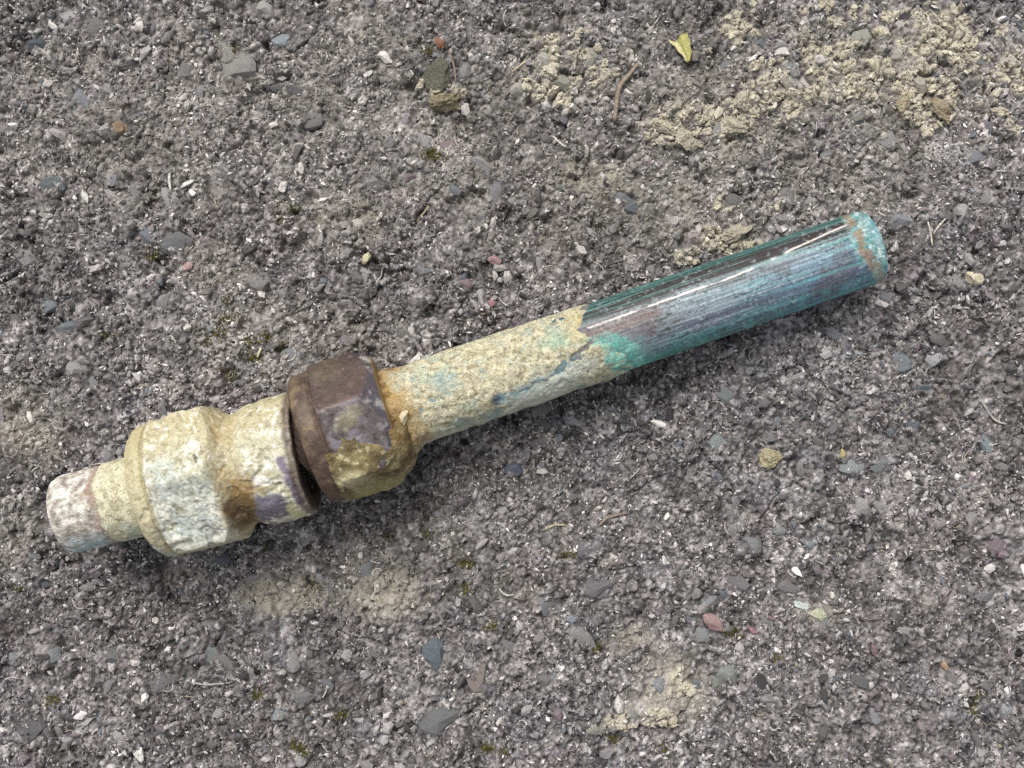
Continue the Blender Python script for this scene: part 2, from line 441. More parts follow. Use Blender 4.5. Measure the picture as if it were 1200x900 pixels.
def grit_field(n, lo, hi, mu, sg, seed, palette, boost=None, keep_on_stone=0.12, xr=760, yr=590):
    r = np.random.default_rng(seed)
    x = r.uniform(-xr, xr, n); y = r.uniform(-yr, yr, n)
    size = np.clip(r.lognormal(mu, sg, n), lo, hi)
    ok = np.ones(n, bool)
    for sx_, sy_, a, b, t in stone_xy:
        dx, dy = x - sx_, y - sy_
        u = (dx * math.cos(t) + dy * math.sin(t)) / a; v = (-dx * math.sin(t) + dy * math.cos(t)) / b
        ok &= ~((u * u + v * v < 0.9) & (r.uniform(size=n) > keep_on_stone))
    bare = sstep(0.02, 0.2, fbm2(x, y, 42, 58, 3))
    ok &= r.uniform(size=n) > 0.75 * bare
    x, y, size = x[ok], y[ok], size[ok]
    c = pal(r.uniform(size=len(x)), palette) * r.uniform(0.75, 1.2, (len(x), 1)) * (1 + 0.9 * fbm2(x, y, 75, 56, 3)[:, None]) * np.array([0.86, 0.843, 0.856])
    s_ = soil_mask(x, y)
    c = mix(c, '#b5ae9d', 0.75 * smear_mask(x, y) * (r.uniform(size=len(x)) < 0.8))
    c = mix(c, '#beb6a3', np.clip(s_ * 1.1, 0, 0.9) * (r.uniform(size=len(x)) < 0.75))
    return x, y, size, c, r
GRIT = [(.20, '#323130'), (.15, '#565452'), (.15, '#787573'), (.13, '#928f8c'), (.12, '#aeaba7'), (.11, '#cbc7c1'), (.045, '#e8e5df'), (.06, '#82767a'), (.03, '#6f757a'), (.02, '#8f846f')]
COARSE = [(.14, '#454342'), (.18, '#625f5d'), (.20, '#7d7a78'), (.16, '#93908d'), (.13, '#aca9a5'), (.08, '#c8c4be'), (.03, '#e2ded7'), (.04, '#82767a'), (.035, '#6f757a')]
x, y, size, c, r = grit_field(15000, 1.5, 8.0, 0.95, 0.48, 3, COARSE)
grit = scatter('grit', x, y, size, c, M_GRIT, r, sink=0.4, parent=tarmac)
tag(grit, kind='stuff')
x, y, size, c, r = grit_field(98000, 0.8, 3.2, 0.42, 0.34, 4, GRIT, xr=680, yr=515, keep_on_stone=0.40)
fine = scatter('fine_grit', x, y, size, c, M_GRIT, r, sink=0.3, flat=0.55, parent=tarmac, base=OCTA, squash=(0.3, 0.75), lift=0.45)
tag(fine, kind='stuff')

# sandy soil crumbs lying in drifts
r = np.random.default_rng(5)
x = r.uniform(-640, 640, 90000); y = r.uniform(-480, 480, 90000)
s_ = soil_mask(x, y)
ok = r.uniform(size=len(x)) < s_ * 0.55 + 0.04 * spread(x, y, SOIL)
x, y = x[ok][:14000], y[ok][:14000]
size = np.clip(r.lognormal(0.45, 0.42, len(x)), 0.8, 5)
c = pal(r.uniform(size=len(x)), [(.4, '#c0b8a2'), (.3, '#b0a893'), (.15, '#cfc9b6'), (.1, '#8f8879'), (.05, '#dad7cb')]) * r.uniform(0.85, 1.12, (len(x), 1))
soil = scatter('soil_crumbs', x, y, size, c, M_SOIL, r, sink=0.2, lift=0.8, squash=(0.5, 0.9))
tag(soil, 'sandy dry soil crumbs scattered in drifts over the tarmac', 'soil', None, 'stuff')

# moss: tiny blades in the pits
mv, mf, mc = [], [], []
r = np.random.default_rng(9)
for px, py in MOSS:
    cx, cy = plan(px, py)
    k = r.integers(50, 110)
    bx = cx + r.normal(0, 5.5, k); by = cy + r.normal(0, 4.0, k); bz = ground(bx, by)
    for q in range(k):
        a = r.uniform(0, 6.28); l = r.uniform(1.6, 4.2); w = 0.75
        d = np.array([math.cos(a), math.sin(a), r.uniform(0.5, 1.6)]); d /= np.linalg.norm(d)
        s2 = np.array([-math.sin(a), math.cos(a), 0]) * w
        p = np.array([bx[q], by[q], bz[q] + 0.4]); b0 = len(mv)
        mv += [p - s2, p + s2, p + d * l]; mf.append((b0, b0 + 1, b0 + 2))
        cc_ = lin(['#4d4a1e', '#5f5a24', '#3b3a18', '#6f6a30'][r.integers(4)]); mc += [cc_] * 3
moss = link_mesh('moss', np.array(mv), np.array(mf), M_MOSS, None, np.array(mc), False)
tag(moss, 'dark olive moss growing in small pits of the tarmac', 'moss', None, 'stuff')

# ------------------------------------------------------------------ the pipe fitting
root = bpy.data.objects.new('pipe_fitting', None)
col.objects.link(root)
tag(root, 'old copper pipe with a corroded compression coupling and hex nut lying on tarmac', 'pipe fitting')

class Frame:
    def __init__(s, p0, u0, p1, u1):
        p0, p1 = np.array(p0, float), np.array(p1, float)
        s.a = (p1 - p0) / np.linalg.norm(p1 - p0); s.p0, s.u0 = p0, u0
        up = np.array([0, 0, 1.0]); s.up = up - s.a * (up @ s.a); s.up /= np.linalg.norm(s.up)
        s.side = np.cross(s.a, s.up)            # towards the bottom of the picture
    def pts(s, u, th, r):
        return (s.p0 + (u - s.u0)[..., None] * s.a + (r * np.cos(th))[..., None] * s.up + (r * np.sin(th))[..., None] * s.side)

def polar(along, perp, deg):
    """plan position from a distance along a line through the middle of the scene and an offset below it"""
    t = math.radians(deg); c, s = math.cos(t), math.sin(t)
    return along * c + perp * s, along * s - perp * c

def up3(p, z):
    return (p[0], p[1], z)
PIPE = Frame(up3(polar(-231, -15.0, 19.4), 76.5), -231, up3(polar(434.5, -12.2, 19.4), 40), 434.5)
BODY = Frame(up3(polar(-510, 26.0, 13.4), 82), -510, up3(polar(-242, 21.0, 13.4), 81), -242)

def seen(p):
    """where a point of the fitting appears in the photograph, used to lay its stains on its upper side"""
    k = D / (D - p[..., 2])
    return 600 + p[..., 0] * k, 450 - p[..., 1] * k

def tube_grid(fr, us, nth, rfun):
    th = np.linspace(-np.pi, np.pi, nth, endpoint=False)
    Ug, T = np.meshgrid(us, th, indexing='ij')
    Rg = rfun(Ug, T)
    return Ug, T, Rg, fr.pts(Ug, T, Rg)

def grid_faces(nu, nth, keep=None):
    i = np.arange(nu - 1)[:, None]; j = np.arange(nth)[None]
    a = i * nth + j; b = i * nth + (j + 1) % nth
    f = np.stack([a, b, b + nth, a + nth], -1)
    return f.reshape(-1, 4) if keep is None else f[keep]

def blob(x, y, cx, cy, rx, ry, deg=0, soft=0.35):
    t = math.radians(deg); dx, dy = x - cx, y - cy
    u = (dx * math.cos(t) + dy * math.sin(t)) / rx; v = (-dx * math.sin(t) + dy * math.cos(t)) / ry
    return 1 - sstep(1 - soft, 1 + soft, np.hypot(u, v))

def strip(x, y, pts, w, soft=0.5):
    d = np.full(x.shape, 1e9)
    for (x0, y0), (x1, y1) in zip(pts[:-1], pts[1:]):
        L2 = (x1 - x0) ** 2 + (y1 - y0) ** 2
        t = np.clip(((x - x0) * (x1 - x0) + (y - y0) * (y1 - y0)) / L2, 0, 1)
        d = np.minimum(d, np.hypot(x - x0 - t * (x1 - x0), y - y0 - t * (y1 - y0)))
    return 1 - sstep(w * (1 - soft), w * (1 + soft), d)

def inpoly(x, y, pts):
    r_ = np.zeros(x.shape, bool); n = len(pts)
    for i in range(n):
        (x0, y0), (x1, y1) = pts[i], pts[(i + 1) % n]
        if y0 == y1: continue
        r_ ^= ((y0 > y) != (y1 > y)) & (x < (x1 - x0) * (y - y0) / (y1 - y0) + x0)
    return r_

def crust_reach(dg, x_, y_):
    """how far towards the free end the crust reaches, going round the pipe"""
    r_ = np.interp(dg, [-180, -120, -85, -62, -50, -30, -18, -10, -3, 18, 45, 75, 90, 120, 180],
                   [70, 95, 114, 113, 105, 95, 91, 97, 106, 123, 132, 135, 125, 105, 70])
    return r_ + 26 * fbm2(x_, y_, 16, 71, 4)

def xyz0(P): return (P[..., 0], P[..., 1], P[..., 2])

# --- copper pipe ---------------------------------------------------------------
RP = 42.6
us = np.concatenate([np.arange(-232, 431.5, 1.7), [432.5, 433.6, 434.4, 434.5]])
NT = 300
def pipe_r(u, t):
    r_ = np.full(u.shape, RP) - 1.2 * sstep(430, 434.5, u) + 1.3 * fbm2(t * 12, u * 0.2, 5, 9, 2) * sstep(420, 432, u) + 0.5 * fbm2(t * 30, u * 0.05, 4, 3, 2)
    return r_
Ug, T, Rg, P = tube_grid(PIPE, us, NT, pipe_r)
qx, qy = seen(P)
wob = 5 * fbm2(qx, qy, 16, 41, 3); qx2, qy2 = qx + 2 * wob, qy + 14 * fbm2(qx, qy, 22, 43, 3)
deg = np.degrees(T)
st1 = fbm2(deg * 1.0, Ug * 0.035, 5.0, 61, 3); st2 = fbm2(deg, Ug * 0.02, 2.2, 62, 2); st3 = fbm2(deg, Ug * 0.1, 14, 63, 2)
fine_ = fbm2(deg * 1.0, Ug * 0.012, 1.3, 64, 2); st4 = fbm2(deg, Ug * 0.05, 8, 65, 3); blot = fbm2(qx, qy, 50, 44, 3)
C = np.zeros(P.shape) + lin('#6b7077')
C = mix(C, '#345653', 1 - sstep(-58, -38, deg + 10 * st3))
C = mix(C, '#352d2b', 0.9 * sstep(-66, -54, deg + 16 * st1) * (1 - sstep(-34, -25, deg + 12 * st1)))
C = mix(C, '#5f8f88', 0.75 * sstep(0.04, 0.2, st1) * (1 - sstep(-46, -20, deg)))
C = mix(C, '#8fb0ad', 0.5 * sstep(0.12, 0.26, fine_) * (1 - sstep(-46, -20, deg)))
C = mix(C, '#93a3a9', 0.7 * (sstep(-28, -12, deg) * (1 - sstep(2, 18, deg + 30 * st4))))  # pale sky highlight along the pipe, painted into the albedo
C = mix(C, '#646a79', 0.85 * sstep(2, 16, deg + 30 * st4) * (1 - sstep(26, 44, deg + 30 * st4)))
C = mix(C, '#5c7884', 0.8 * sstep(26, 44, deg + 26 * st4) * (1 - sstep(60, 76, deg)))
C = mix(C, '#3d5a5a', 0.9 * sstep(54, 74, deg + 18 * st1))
C = mix(C, '#689c97', 0.65 * sstep(0.02, 0.18, st2) * sstep(-0.05, 0.15, blot) * sstep(-32, -20, deg))
C = mix(C, '#b9c3c5', 0.5 * sstep(0.06, 0.2, st2) * sstep(-40, -20, deg) * (1 - sstep(20, 45, deg)))
C = mix(C, '#33413f', 0.75 * sstep(0.15, 0.24, fine_) * sstep(-30, -20, deg) * sstep(-0.12, 0.1, st3))
C = mix(C, '#4a5054', 0.5 * sstep(0.1, 0.2, -st2) * sstep(-30, -20, deg))
C = mix(C, '#93b4ae', 0.5 * sstep(0.1, 0.22, fbm2(qx, qy, 5, 66, 3)) * sstep(30, 50, deg))
C = mix(C, '#24302f', 0.85 * sstep(0.08, 0.18, fbm3((Ug * 0.3, deg * 1.0, 0 * deg), 2.6, 67, 2)) * sstep(-0.1, 0.12, blot) * sstep(-30, -20, deg))
C = mix(C, '#5f4f4c', 0.6 * sstep(0.04, 0.2, fbm2(qx, qy, 70, 68, 3)) * sstep(-25, -10, deg) * sstep(-0.1, 0.1, st3))
blue = sstep(830, 960, qx) * sstep(-30, -5, deg)
C = mix(C, '#5f87a0', 0.7 * np.clip(blue * (0.6 + 1.2 * st1), 0, 1))
purple = (1 - sstep(740, 830, qx)) * sstep(-38, -22, deg) * (1 - sstep(10, 30, deg))
C = mix(C, '#6f6060', 0.6 * purple)
pq = xyz0(P)
C = mix(C, '#2b3536', 0.6 * sstep(0.10, 0.2, fbm3(pq, 2.6, 201, 2)) * sstep(-0.12, 0.08, fbm3(pq, 18, 202, 2)))
C = mix(C, '#b4c3c2', 0.4 * sstep(0.12, 0.22, fbm3(pq, 2.8, 203, 2)) * sstep(-0.1, 0.1, fbm3(pq, 14, 204, 2)))
C = mix(C, '#5c5153', 0.5 * sstep(0.04, 0.16, fbm3(pq, 34, 205, 3)) * sstep(-30, -10, deg))
# bright long scratch
scr = strip(qx, qy + 2.4 * fbm2(qx, qy, 24, 56, 3), [(690, 384), (710, 377), (808, 342), (848, 329), (886, 313), (935, 289), (1013, 254)], 1.1 + 1.2 * fbm2(qx, qy, 40, 57, 2), 0.5)
scr = scr * sstep(-0.22, 0.02, fbm2(qx, qy, 20, 50, 2))
C = mix(C, '#7d6a64', 0.6 * strip(qx, qy, [(684, 396), (720, 384), (770, 366)], 5, 0.6))
C = mix(C, '#e6ddd5', scr * (0.55 + 0.4 * sstep(700, 760, qx)))
# right end
ax = qx * 0.943 - qy * 0.332
C = mix(C, '#4f9a98', 0.55 * sstep(0.0, 0.2, fbm2(qx, qy, 6, 69, 3)) * sstep(35, 55, deg))
C = mix(C, '#6fb0ac', 0.5 * sstep(800, 960, qx) * sstep(0.04, 0.2, st1 + 0.5 * st2) * sstep(-40, -20, deg))
tail = sstep(846, 853, ax + 8 * fbm2(qx, qy, 7, 45, 2) - 10 * (deg > 25) + 0.0 * deg)
C = mix(C, '#8ba8a8', tail * 0.8)
C = mix(C, '#b8cfc8', tail * 0.8 * sstep(0.0, 0.1, fbm2(qx, qy, 5, 46, 3)))
C = mix(C, '#55918f', tail * 0.85 * sstep(0.03, 0.12, fbm2(qx, qy, 8, 47, 3)))
C = mix(C, '#4f6f70', tail * 0.7 * sstep(0.05, 0.13, fbm2(qx, qy, 3.5, 83, 2)))
C = mix(C, '#8f9484', tail * 0.8 * sstep(20, 35, deg) * (1 - sstep(868, 874, ax)))
rust = (1 - sstep(3.5, 7.5, np.abs(ax - (858 + 0.1 * deg) + 11 * fbm2(qx, qy, 10, 48, 4)))) * (1 - sstep(25, 50, deg))
C = mix(C, '#8d7058', rust * 0.75 * sstep(-0.3, -0.05, 1.4 * fbm2(qx, qy, 9, 51, 3)))
C = mix(C, '#5f8fa0', 0.5 * tail * sstep(872, 878, ax) * sstep(-60, -30, deg) * (1 - sstep(-20, 0, deg)))
# left part under the crust
over = Ug - crust_reach(deg, qx, qy)
teal = sstep(-12, -4, over) * (1 - sstep(6, 17, over + 14 * fbm2(qx, qy, 9, 58, 3))) * sstep(-14, 6, deg) * (1 - sstep(70, 100, deg))
C = mix(C, '#7a9a98', 0.5 * (1 - sstep(10, 40, over + 30 * fbm2(qx, qy, 14, 59, 3))) * sstep(-10, 20, deg))
C = mix(C, '#857c78', (1 - sstep(-12, -5, over)) * sstep(660, 690, qx) * 0.8)
C = mix(C, '#5ca394', teal * (0.45 + 0.5 * sstep(-0.08, 0.1, fbm2(qx, qy, 6, 206, 3))))
C = mix(C, '#56968d', 0.6 * (1 - sstep(20, 130, over + 60 * fbm2(qx, qy, 16, 207, 3))) * sstep(46, 62, deg))
C = mix(C, '#94cdbd', teal * 0.75 * sstep(0.0, 0.2, fbm2(qx, qy, 8, 49, 3)))
C = mix(C, '#7f9aa0', (1 - sstep(600, 690, qx)) * 0.7)
pol = np.clip(0.05 * (1 - tail) * (1 - teal) * sstep(660, 720, qx) + 0.3 * scr, 0, 1)
# inner wall: the pipe is hollow at its free end
V = P.reshape(-1, 3); n0 = len(V); nu = len(us)
ui = np.array([434.3, 433, 420, 380, 300, 200]); ri = np.array([41, 36.5, 36, 36, 36, 36])
Ui, Ti = np.meshgrid(ui, np.linspace(-np.pi, np.pi, NT, endpoint=False), indexing='ij')
Pi = PIPE.pts(Ui, Ti, np.repeat(ri[:, None], NT, 1))
V = np.concatenate([V, Pi.reshape(-1, 3)])
Fc = grid_faces(nu + len(ui), NT)
Cc = np.concatenate([C.reshape(-1, 3), np.repeat(lin('#4b5f58')[None], len(ui) * NT, 0)])
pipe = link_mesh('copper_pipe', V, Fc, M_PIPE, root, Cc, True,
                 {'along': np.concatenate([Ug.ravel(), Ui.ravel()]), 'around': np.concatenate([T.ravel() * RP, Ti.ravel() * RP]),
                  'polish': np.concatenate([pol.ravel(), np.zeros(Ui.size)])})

# --- crust of sandy soil on the pipe -------------------------------------------
us = np.arange(-140, 190, 1.5)
def crust_r(u, t):
    p = PIPE.pts(u, t, np.full(u.shape, RP))
    x_, y_ = seen(p)
    dg = np.degrees(t)
    # how far towards the free end the crust reaches, going round the pipe
    reach = crust_reach(dg, x_, y_)
    m = 1 - sstep(-18, 3, u - reach)
    tongue = strip(x_ + 8 * fbm2(x_, y_, 12, 79, 3), y_ + 8 * fbm2(x_, y_, 12, 80, 3), [(726, 384), (694, 400), (672, 420)], 3.0, 0.6)
    m = m * (1 - 0.85 * tongue)
    th = m * (2.2 + 5.0 * fbm3((p[..., 0], p[..., 1], p[..., 2]), 26, 72, 3) + 3.0 * fbm3((p[..., 0], p[..., 1], p[..., 2]), 5.5, 73, 2) * sstep(-0.08, 0.12, fbm3((p[..., 0], p[..., 1], p[..., 2]), 30, 74, 2)) - 1.6 * sstep(0.1, 0.16, fbm3((p[..., 0], p[..., 1], p[..., 2]), 15, 75, 2)))
    th = th * sstep(0, 0.25, m) + (m - 1) * 2.0
    # blue-grey groove where the crust has flaked off
    gr = strip(x_ + 5 * fbm2(x_, y_, 12, 75, 2), y_, [(580, 471), (612, 457), (650, 437), (688, 412)], 5.0, 0.6) 
    gr2 = strip(x_, y_ + 5 * fbm2(x_, y_, 14, 76, 2), [(545, 495), (580, 483), (604, 470)], 2.6, 0.7)
    th = th - (0.9 + 3 * fbm2(x_, y_, 8, 78, 2)) * gr - 1.0 * gr2
    th = th + (1 - sstep(-134, -108, u - 6 * fbm2(x_, y_, 18, 77, 2))) * (3 + 8 * sstep(-20, 60, dg) * (1 - sstep(110, 150, dg)))
    return RP + th
Ug, T, Rg, P = tube_grid(PIPE, us, 250, crust_r)
qx, qy = seen(P)
p3 = (P[..., 0], P[..., 1], P[..., 2])
n1, n2, n3, n4 = fbm3(p3, 40, 81, 3), fbm3(p3, 4.2, 82, 2), fbm3(p3, 14, 83, 3), fbm3(p3, 9, 84, 3)
C = np.zeros(P.shape) + lin('#b4ae93')
C = mix(C, '#d0c8a8', sstep(0.0, 0.22, n2) * 0.8)
C = mix(C, '#948869', sstep(0.08, 0.26, -n2) * 0.7)
C = mix(C, '#a9b09b', sstep(0.02, 0.18, n3) * 0.75)
C = mix(C, '#6f6850', sstep(0.08, 0.22, fbm3(p3, 3.0, 85, 2)) * 0.7)
C = mix(C, '#e6e1cd', sstep(0.1, 0.24, fbm3(p3, 3.2, 86, 2)) * 0.45)
C = mix(C, '#8f9f9a', sstep(0.12, 0.24, n4) * 0.6)
C = mix(C, '#bcab76', 0.5 * blob(qx, qy, 690, 378, 30, 16, -10, 0.6) + 0 * qx)
C = mix(C, '#bcbfb1', 0.7 * blob(qx + 20 * n3, qy + 20 * n4, 640, 455, 50, 18, -25, 0.5))
C = mix(C, '#8fb3a0', 0.55 * blob(qx + 20 * n3, qy + 20 * n4, 652, 400, 12, 8, 0, 0.7))
C = mix(C, '#8fa39f', 0.55 * blob(qx + 20 * n3, qy + 20 * n4, 520, 450, 16, 9, 0, 0.7))
dgc = np.degrees(T)
C = mix(C, '#6fb3a4', 0.85 * sstep(-26, -8, Ug - crust_reach(dgc, qx, qy) + 40 * n3) * sstep(-14, 6, dgc) * sstep(-0.2, 0.05, n2))
C = mix(C, '#a3b7b9', 0.8 * strip(qx + 14 * n3, qy + 14 * n4, [(586, 470), (612, 460), (640, 446), (668, 428)], 6, 0.7) * sstep(-0.14, 0.05, n2))
C = mix(C, '#b5b9ae', 0.6 * strip(qx + 20 * n3, qy + 20 * n4, [(620, 470), (655, 452), (690, 425)], 10, 0.6))
C = mix(C, '#6f929a', 0.8 * strip(qx + 8 * n3, qy + 8 * n4, [(584, 468), (600, 464), (616, 457)], 4.0, 0.7) * sstep(-0.2, 0.0, n4))
C = mix(C, '#465660', 0.85 * blob(qx + 10 * n3, qy + 8 * n2, 582, 468, 5, 7, 30, 0.6))
C = mix(C, '#55666a', 0.8 * strip(qx + 8 * n3, qy + 10 * n3, [(607, 461), (640, 445), (664, 427)], 1.3, 0.7) * sstep(-0.1, 0.02, n3))
C = mix(C, '#7a8c86', 0.7 * strip(qx, qy + 8 * n3, [(535, 497), (560, 492), (585, 483)], 5, 0.7) * sstep(-0.05, 0.1, n4))
C = mix(C, '#9aa39a', 0.4 * blob(qx, qy, 560, 500, 60, 12, -20, 0.5))
near = 1 - sstep(-128, -98, Ug + 40 * n3)
C = mix(C, '#a2814a', near * 0.75)
C = mix(C, '#6d4f25', near * 0.7 * sstep(0.0, 0.2, n4))
keep = (np.maximum.reduce([Rg[:-1], Rg[1:], np.roll(Rg, -1, 1)[:-1], np.roll(Rg, -1, 1)[1:]]) > RP - 0.6)
link_mesh('soil_crust', P.reshape(-1, 3), grid_faces(len(us), 250, keep), M_CRUST, pipe, C.reshape(-1, 3), True)

# --- hex profiles ---------------------------------------------------------------
def hexr(t, R, t0, blunt=0.985):
    a = np.mod(t - t0, np.pi / 3) - np.pi / 6
    h = R * math.cos(math.pi / 6) / np.cos(a)
    c = R * blunt
    k = R * 0.006
    return -k * np.logaddexp(-h / k, -c / k)

def lathe(name, fr, prof, t0, nth, step, mat, paint, hexes, disp, parent, blunt=0.985):
    """a turned profile (u, r) limited inside [u0, u1] spans by a hexagon; the rows run down both end faces to the bore"""
    u_, r_ = np.array([p[0] for p in prof], float), np.array([p[1] for p in prof], float)
    s_ = np.concatenate([[0], np.cumsum(np.hypot(np.diff(u_), np.diff(r_)))])
    q = np.arange(0, s_[-1], step)
    uu, rr = np.interp(q, s_, u_), np.interp(q, s_, r_)
    th = np.linspace(-np.pi, np.pi, nth, endpoint=False)
    Ug, T = np.meshgrid(uu, th, indexing='ij'); Rr = np.repeat(rr[:, None], nth, 1)
    for h0, h1, R in hexes:
        inside = sstep(h0 - 2, h0 + 2, Ug) * (1 - sstep(h1 - 2, h1 + 2, Ug))
        lim = hexr(T, R, t0, blunt)
        Rr = np.where(inside > 0, np.minimum(Rr, lim * inside + Rr * (1 - inside)), Rr)
    P0 = fr.pts(Ug, T, Rr)
    d, du = disp(Ug, T, Rr, P0)
    P = fr.pts(Ug + du, T, Rr + d)
    C, pol = paint(Ug, T, Rr, P)
    return link_mesh(name, P.reshape(-1, 3), grid_faces(len(uu), nth), mat, parent, C.reshape(-1, 3), True, {'polish': pol})

def xyz(P): return (P[..., 0], P[..., 1], P[..., 2])

# --- hex nut --------------------------------------------------------------------
NUT_PROF = [(-226, 44), (-231, 58), (-231, 67), (-228.5, 71.5), (-224, 73.5), (-214, 74), (-210, 74), (-208, 72.5), (-206, 77), (-203, 80), (-160, 80), (-157, 78.5), (-139, 66), (-136.5, 63.5), (-136, 60), (-136, 44)]
NT0 = math.radians(-19)
def nut_disp(u, t, r_, P):
    p = xyz(P)
    return 1.5 * fbm3(p, 22, 101, 3) + 0.6 * fbm3(p, 5, 102, 2) - 1.5 * sstep(0.16, 0.3, fbm3(p, 13, 103, 2)), np.zeros_like(u)
def nut_paint(u, t, r_, P):
    x, y = seen(P); p = xyz(P)
    n1, n2, n3 = fbm3(p, 30, 111, 3), fbm3(p, 9, 112, 3), fbm3(p, 4, 113, 2)
    dg = np.degrees(t)
    C = np.zeros(P.shape) + lin('#5f504b')
    C = mix(C, '#715850', 0.5 * sstep(0.05, 0.25, n2))
    C = mix(C, '#463a3a', 0.5 * sstep(0.05, 0.25, -n1))
    C = mix(C, '#676247', 0.5 * blob(x + 25 * n2, y + 25 * n1, 382, 432, 20, 14, -30, 0.6))
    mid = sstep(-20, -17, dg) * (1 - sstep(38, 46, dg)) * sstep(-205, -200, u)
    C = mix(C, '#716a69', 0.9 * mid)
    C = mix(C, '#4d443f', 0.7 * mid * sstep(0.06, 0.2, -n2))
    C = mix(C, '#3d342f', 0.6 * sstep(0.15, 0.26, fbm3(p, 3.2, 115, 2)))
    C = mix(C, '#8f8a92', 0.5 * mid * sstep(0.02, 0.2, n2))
    C = mix(C, '#a59d80', 0.75 * mid * blob(x + 16 * n2, y + 16 * n3, 408, 490, 17, 9, -35, 0.6))
    cham = sstep(0.2, 1.2, hexr(t, 80, NT0) - r_) * sstep(-162, -158, u) * (1 - sstep(-138, -135, u))
    C = mix(C, '#6d6870', 0.8 * cham)
    C = mix(C, '#b9b3ae', 0.7 * cham * sstep(0.08, 0.2, n2))  # glints on the chamfer, painted as pale flecks
    rim = 1 - sstep(-209, -204, u)
    C = mix(C, '#5d4d3f', 0.85 * rim)
    C = mix(C, '#857458', 0.6 * rim * sstep(0.0, 0.2, n2))
    C = mix(C, '#3b2a24', 0.6 * rim * sstep(0.05, 0.2, -n2))
    C = mix(C, '#c7bfae', 0.8 * blob(x, y + 8 * n2, 433, 421, 8, 4, 10, 0.6))
    face = sstep(-139, -136, u)
    C = mix(C, '#94764a', face * 0.9)
    inside = (1 - sstep(66, 70, r_)) * (1 - sstep(-229, -226, u))
    C = mix(C, '#3a2a22', inside)
    pol = np.clip((0.5 * mid + 0.35 * (1 - mid)) * (1 - rim) * (1 - face) + 0.3 * cham - 0.3 * sstep(0, .2, n2), 0, 0.7)
    return C, pol
nut = lathe('hex_nut', PIPE, NUT_PROF, NT0, 340, 1.5, M_BRASS, nut_paint, [(-207, -130, 80)], nut_disp, root)
tag(nut, 'dark brown and purple tarnished hex nut')

# dried soil caked on the nut's lower flats
us = np.arange(-212, -118, 1.5)
def nutsoil_r(u, t):
    base = np.interp(u, [-212, -206, -203, -160, -157, -139, -135, -118], [73, 76, 80, 80, 78.5, 66, 62, 42])
    base = np.minimum(base, np.where((u > -207) & (u < -140), hexr(t, 80, NT0), 999))
    p = PIPE.pts(u, t, base); x_, y_ = seen(p); dg = np.degrees(t)
    n_ = fbm2(x_, y_, 16, 121, 3)
    start = np.interp(u, [-215, -205, -175, -158, -145, -118], [34, 16, 13, 20, 24, 14])
    m = sstep(-6, 9, dg - start + 30 * n_) * (1 - sstep(118, 150, dg))
    th = m * (1.6 + 4.0 * fbm3(xyz(p), 24, 122, 3) + 3.0 * fbm3(xyz(p), 7, 123, 3) + 2.2 * fbm3(xyz(p), 3.2, 124, 1)) + (m - 1) * 2.0
    th = th + m * 5 * sstep(-142, -130, u) * (1 - sstep(-128, -118, u))
    th = th - m * 3 * sstep(-118 - 8, -118, u)
    return base + th, base
th = np.linspace(-np.pi, np.pi, 330, endpoint=False)
Ug, T = np.meshgrid(us, th, indexing='ij')
Rg, base = nutsoil_r(Ug, T)
P = PIPE.pts(Ug, T, Rg); qx, qy = seen(P); p3 = xyz(P)
n1, n2, n3 = fbm3(p3, 26, 131, 3), fbm3(p3, 5, 132, 2), fbm3(p3, 11, 133, 3)
C = np.zeros(P.shape) + lin('#766a4c')
C = mix(C, '#524630', sstep(0.02, 0.2, n3) * 0.7)
C = mix(C, '#a0946d', sstep(0.05, 0.22, -n3) * 0.7)
C = mix(C, '#c2b892', 0.8 * blob(qx + 20 * n1, qy + 20 * n3, 410, 563, 22, 9, -10, 0.6))
C = mix(C, '#cbc3a3', 0.5 * sstep(0.14, 0.26, n2))
C = mix(C, '#a8a172', 0.6 * blob(qx, qy, 450, 572, 40, 10, -15, 0.5))
C = mix(C, '#80673f', 0.6 * blob(qx + 20 * n3, qy, 462, 490, 18, 40, -18, 0.6))
ex = Rg - base
keep = np.maximum.reduce([ex[:-1], ex[1:], np.roll(ex, -1, 1)[:-1], np.roll(ex, -1, 1)[1:]]) > -0.5
link_mesh('soil_crust', P.reshape(-1, 3), grid_faces(len(us), 330, keep), M_CRUST, nut, C.reshape(-1, 3), True)

# --- coupling body ---------------------------------------------------------------
BODY_PROF = [(-406, 42), (-413, 52), (-414, 62), (-412, 67), (-406, 72.5), (-398, 74.5), (-394, 74), (-391.5, 72.5), (-390, 77), (-384, 83), (-378, 84.5), (-335, 84.5), (-328, 82), (-316, 67),
             (-309, 61.5), (-304, 61), (-296, 64), (-284, 67.5), (-262, 68), (-252, 67.5), (-247, 66), (-245, 64.5), (-242.5, 65), (-241, 63), (-240, 58), (-240, 42)]
BT0 = math.radians(-6)
def body_disp(u, t, r_, P):
    p = xyz(P)
    d = 3.6 * fbm3(p, 34, 141, 3) + 3.6 * fbm3(p, 9, 142, 3) - 2.4 * sstep(0.13, 0.2, fbm3(p, 12, 143, 2)) + 2.0 * fbm3(p, 3.6, 144, 2) * sstep(-0.06, 0.12, fbm3(p, 26, 149, 2))
    crack = np.abs(fbm3(p, 24, 145, 2))
    d = d - 1.4 * (1 - sstep(0.0, 0.012, crack)) * (u < -300)
    rim = sstep(-262, -246, u)
    d = d + rim * (4.0 * fbm3(p, 16, 147, 3) + 1.5)
    return d, 2.0 * fbm3(p, 20, 146, 2) + rim * (4.0 * fbm3(p, 22, 148, 3) + 4.0 - 4.0 * np.sin(t))
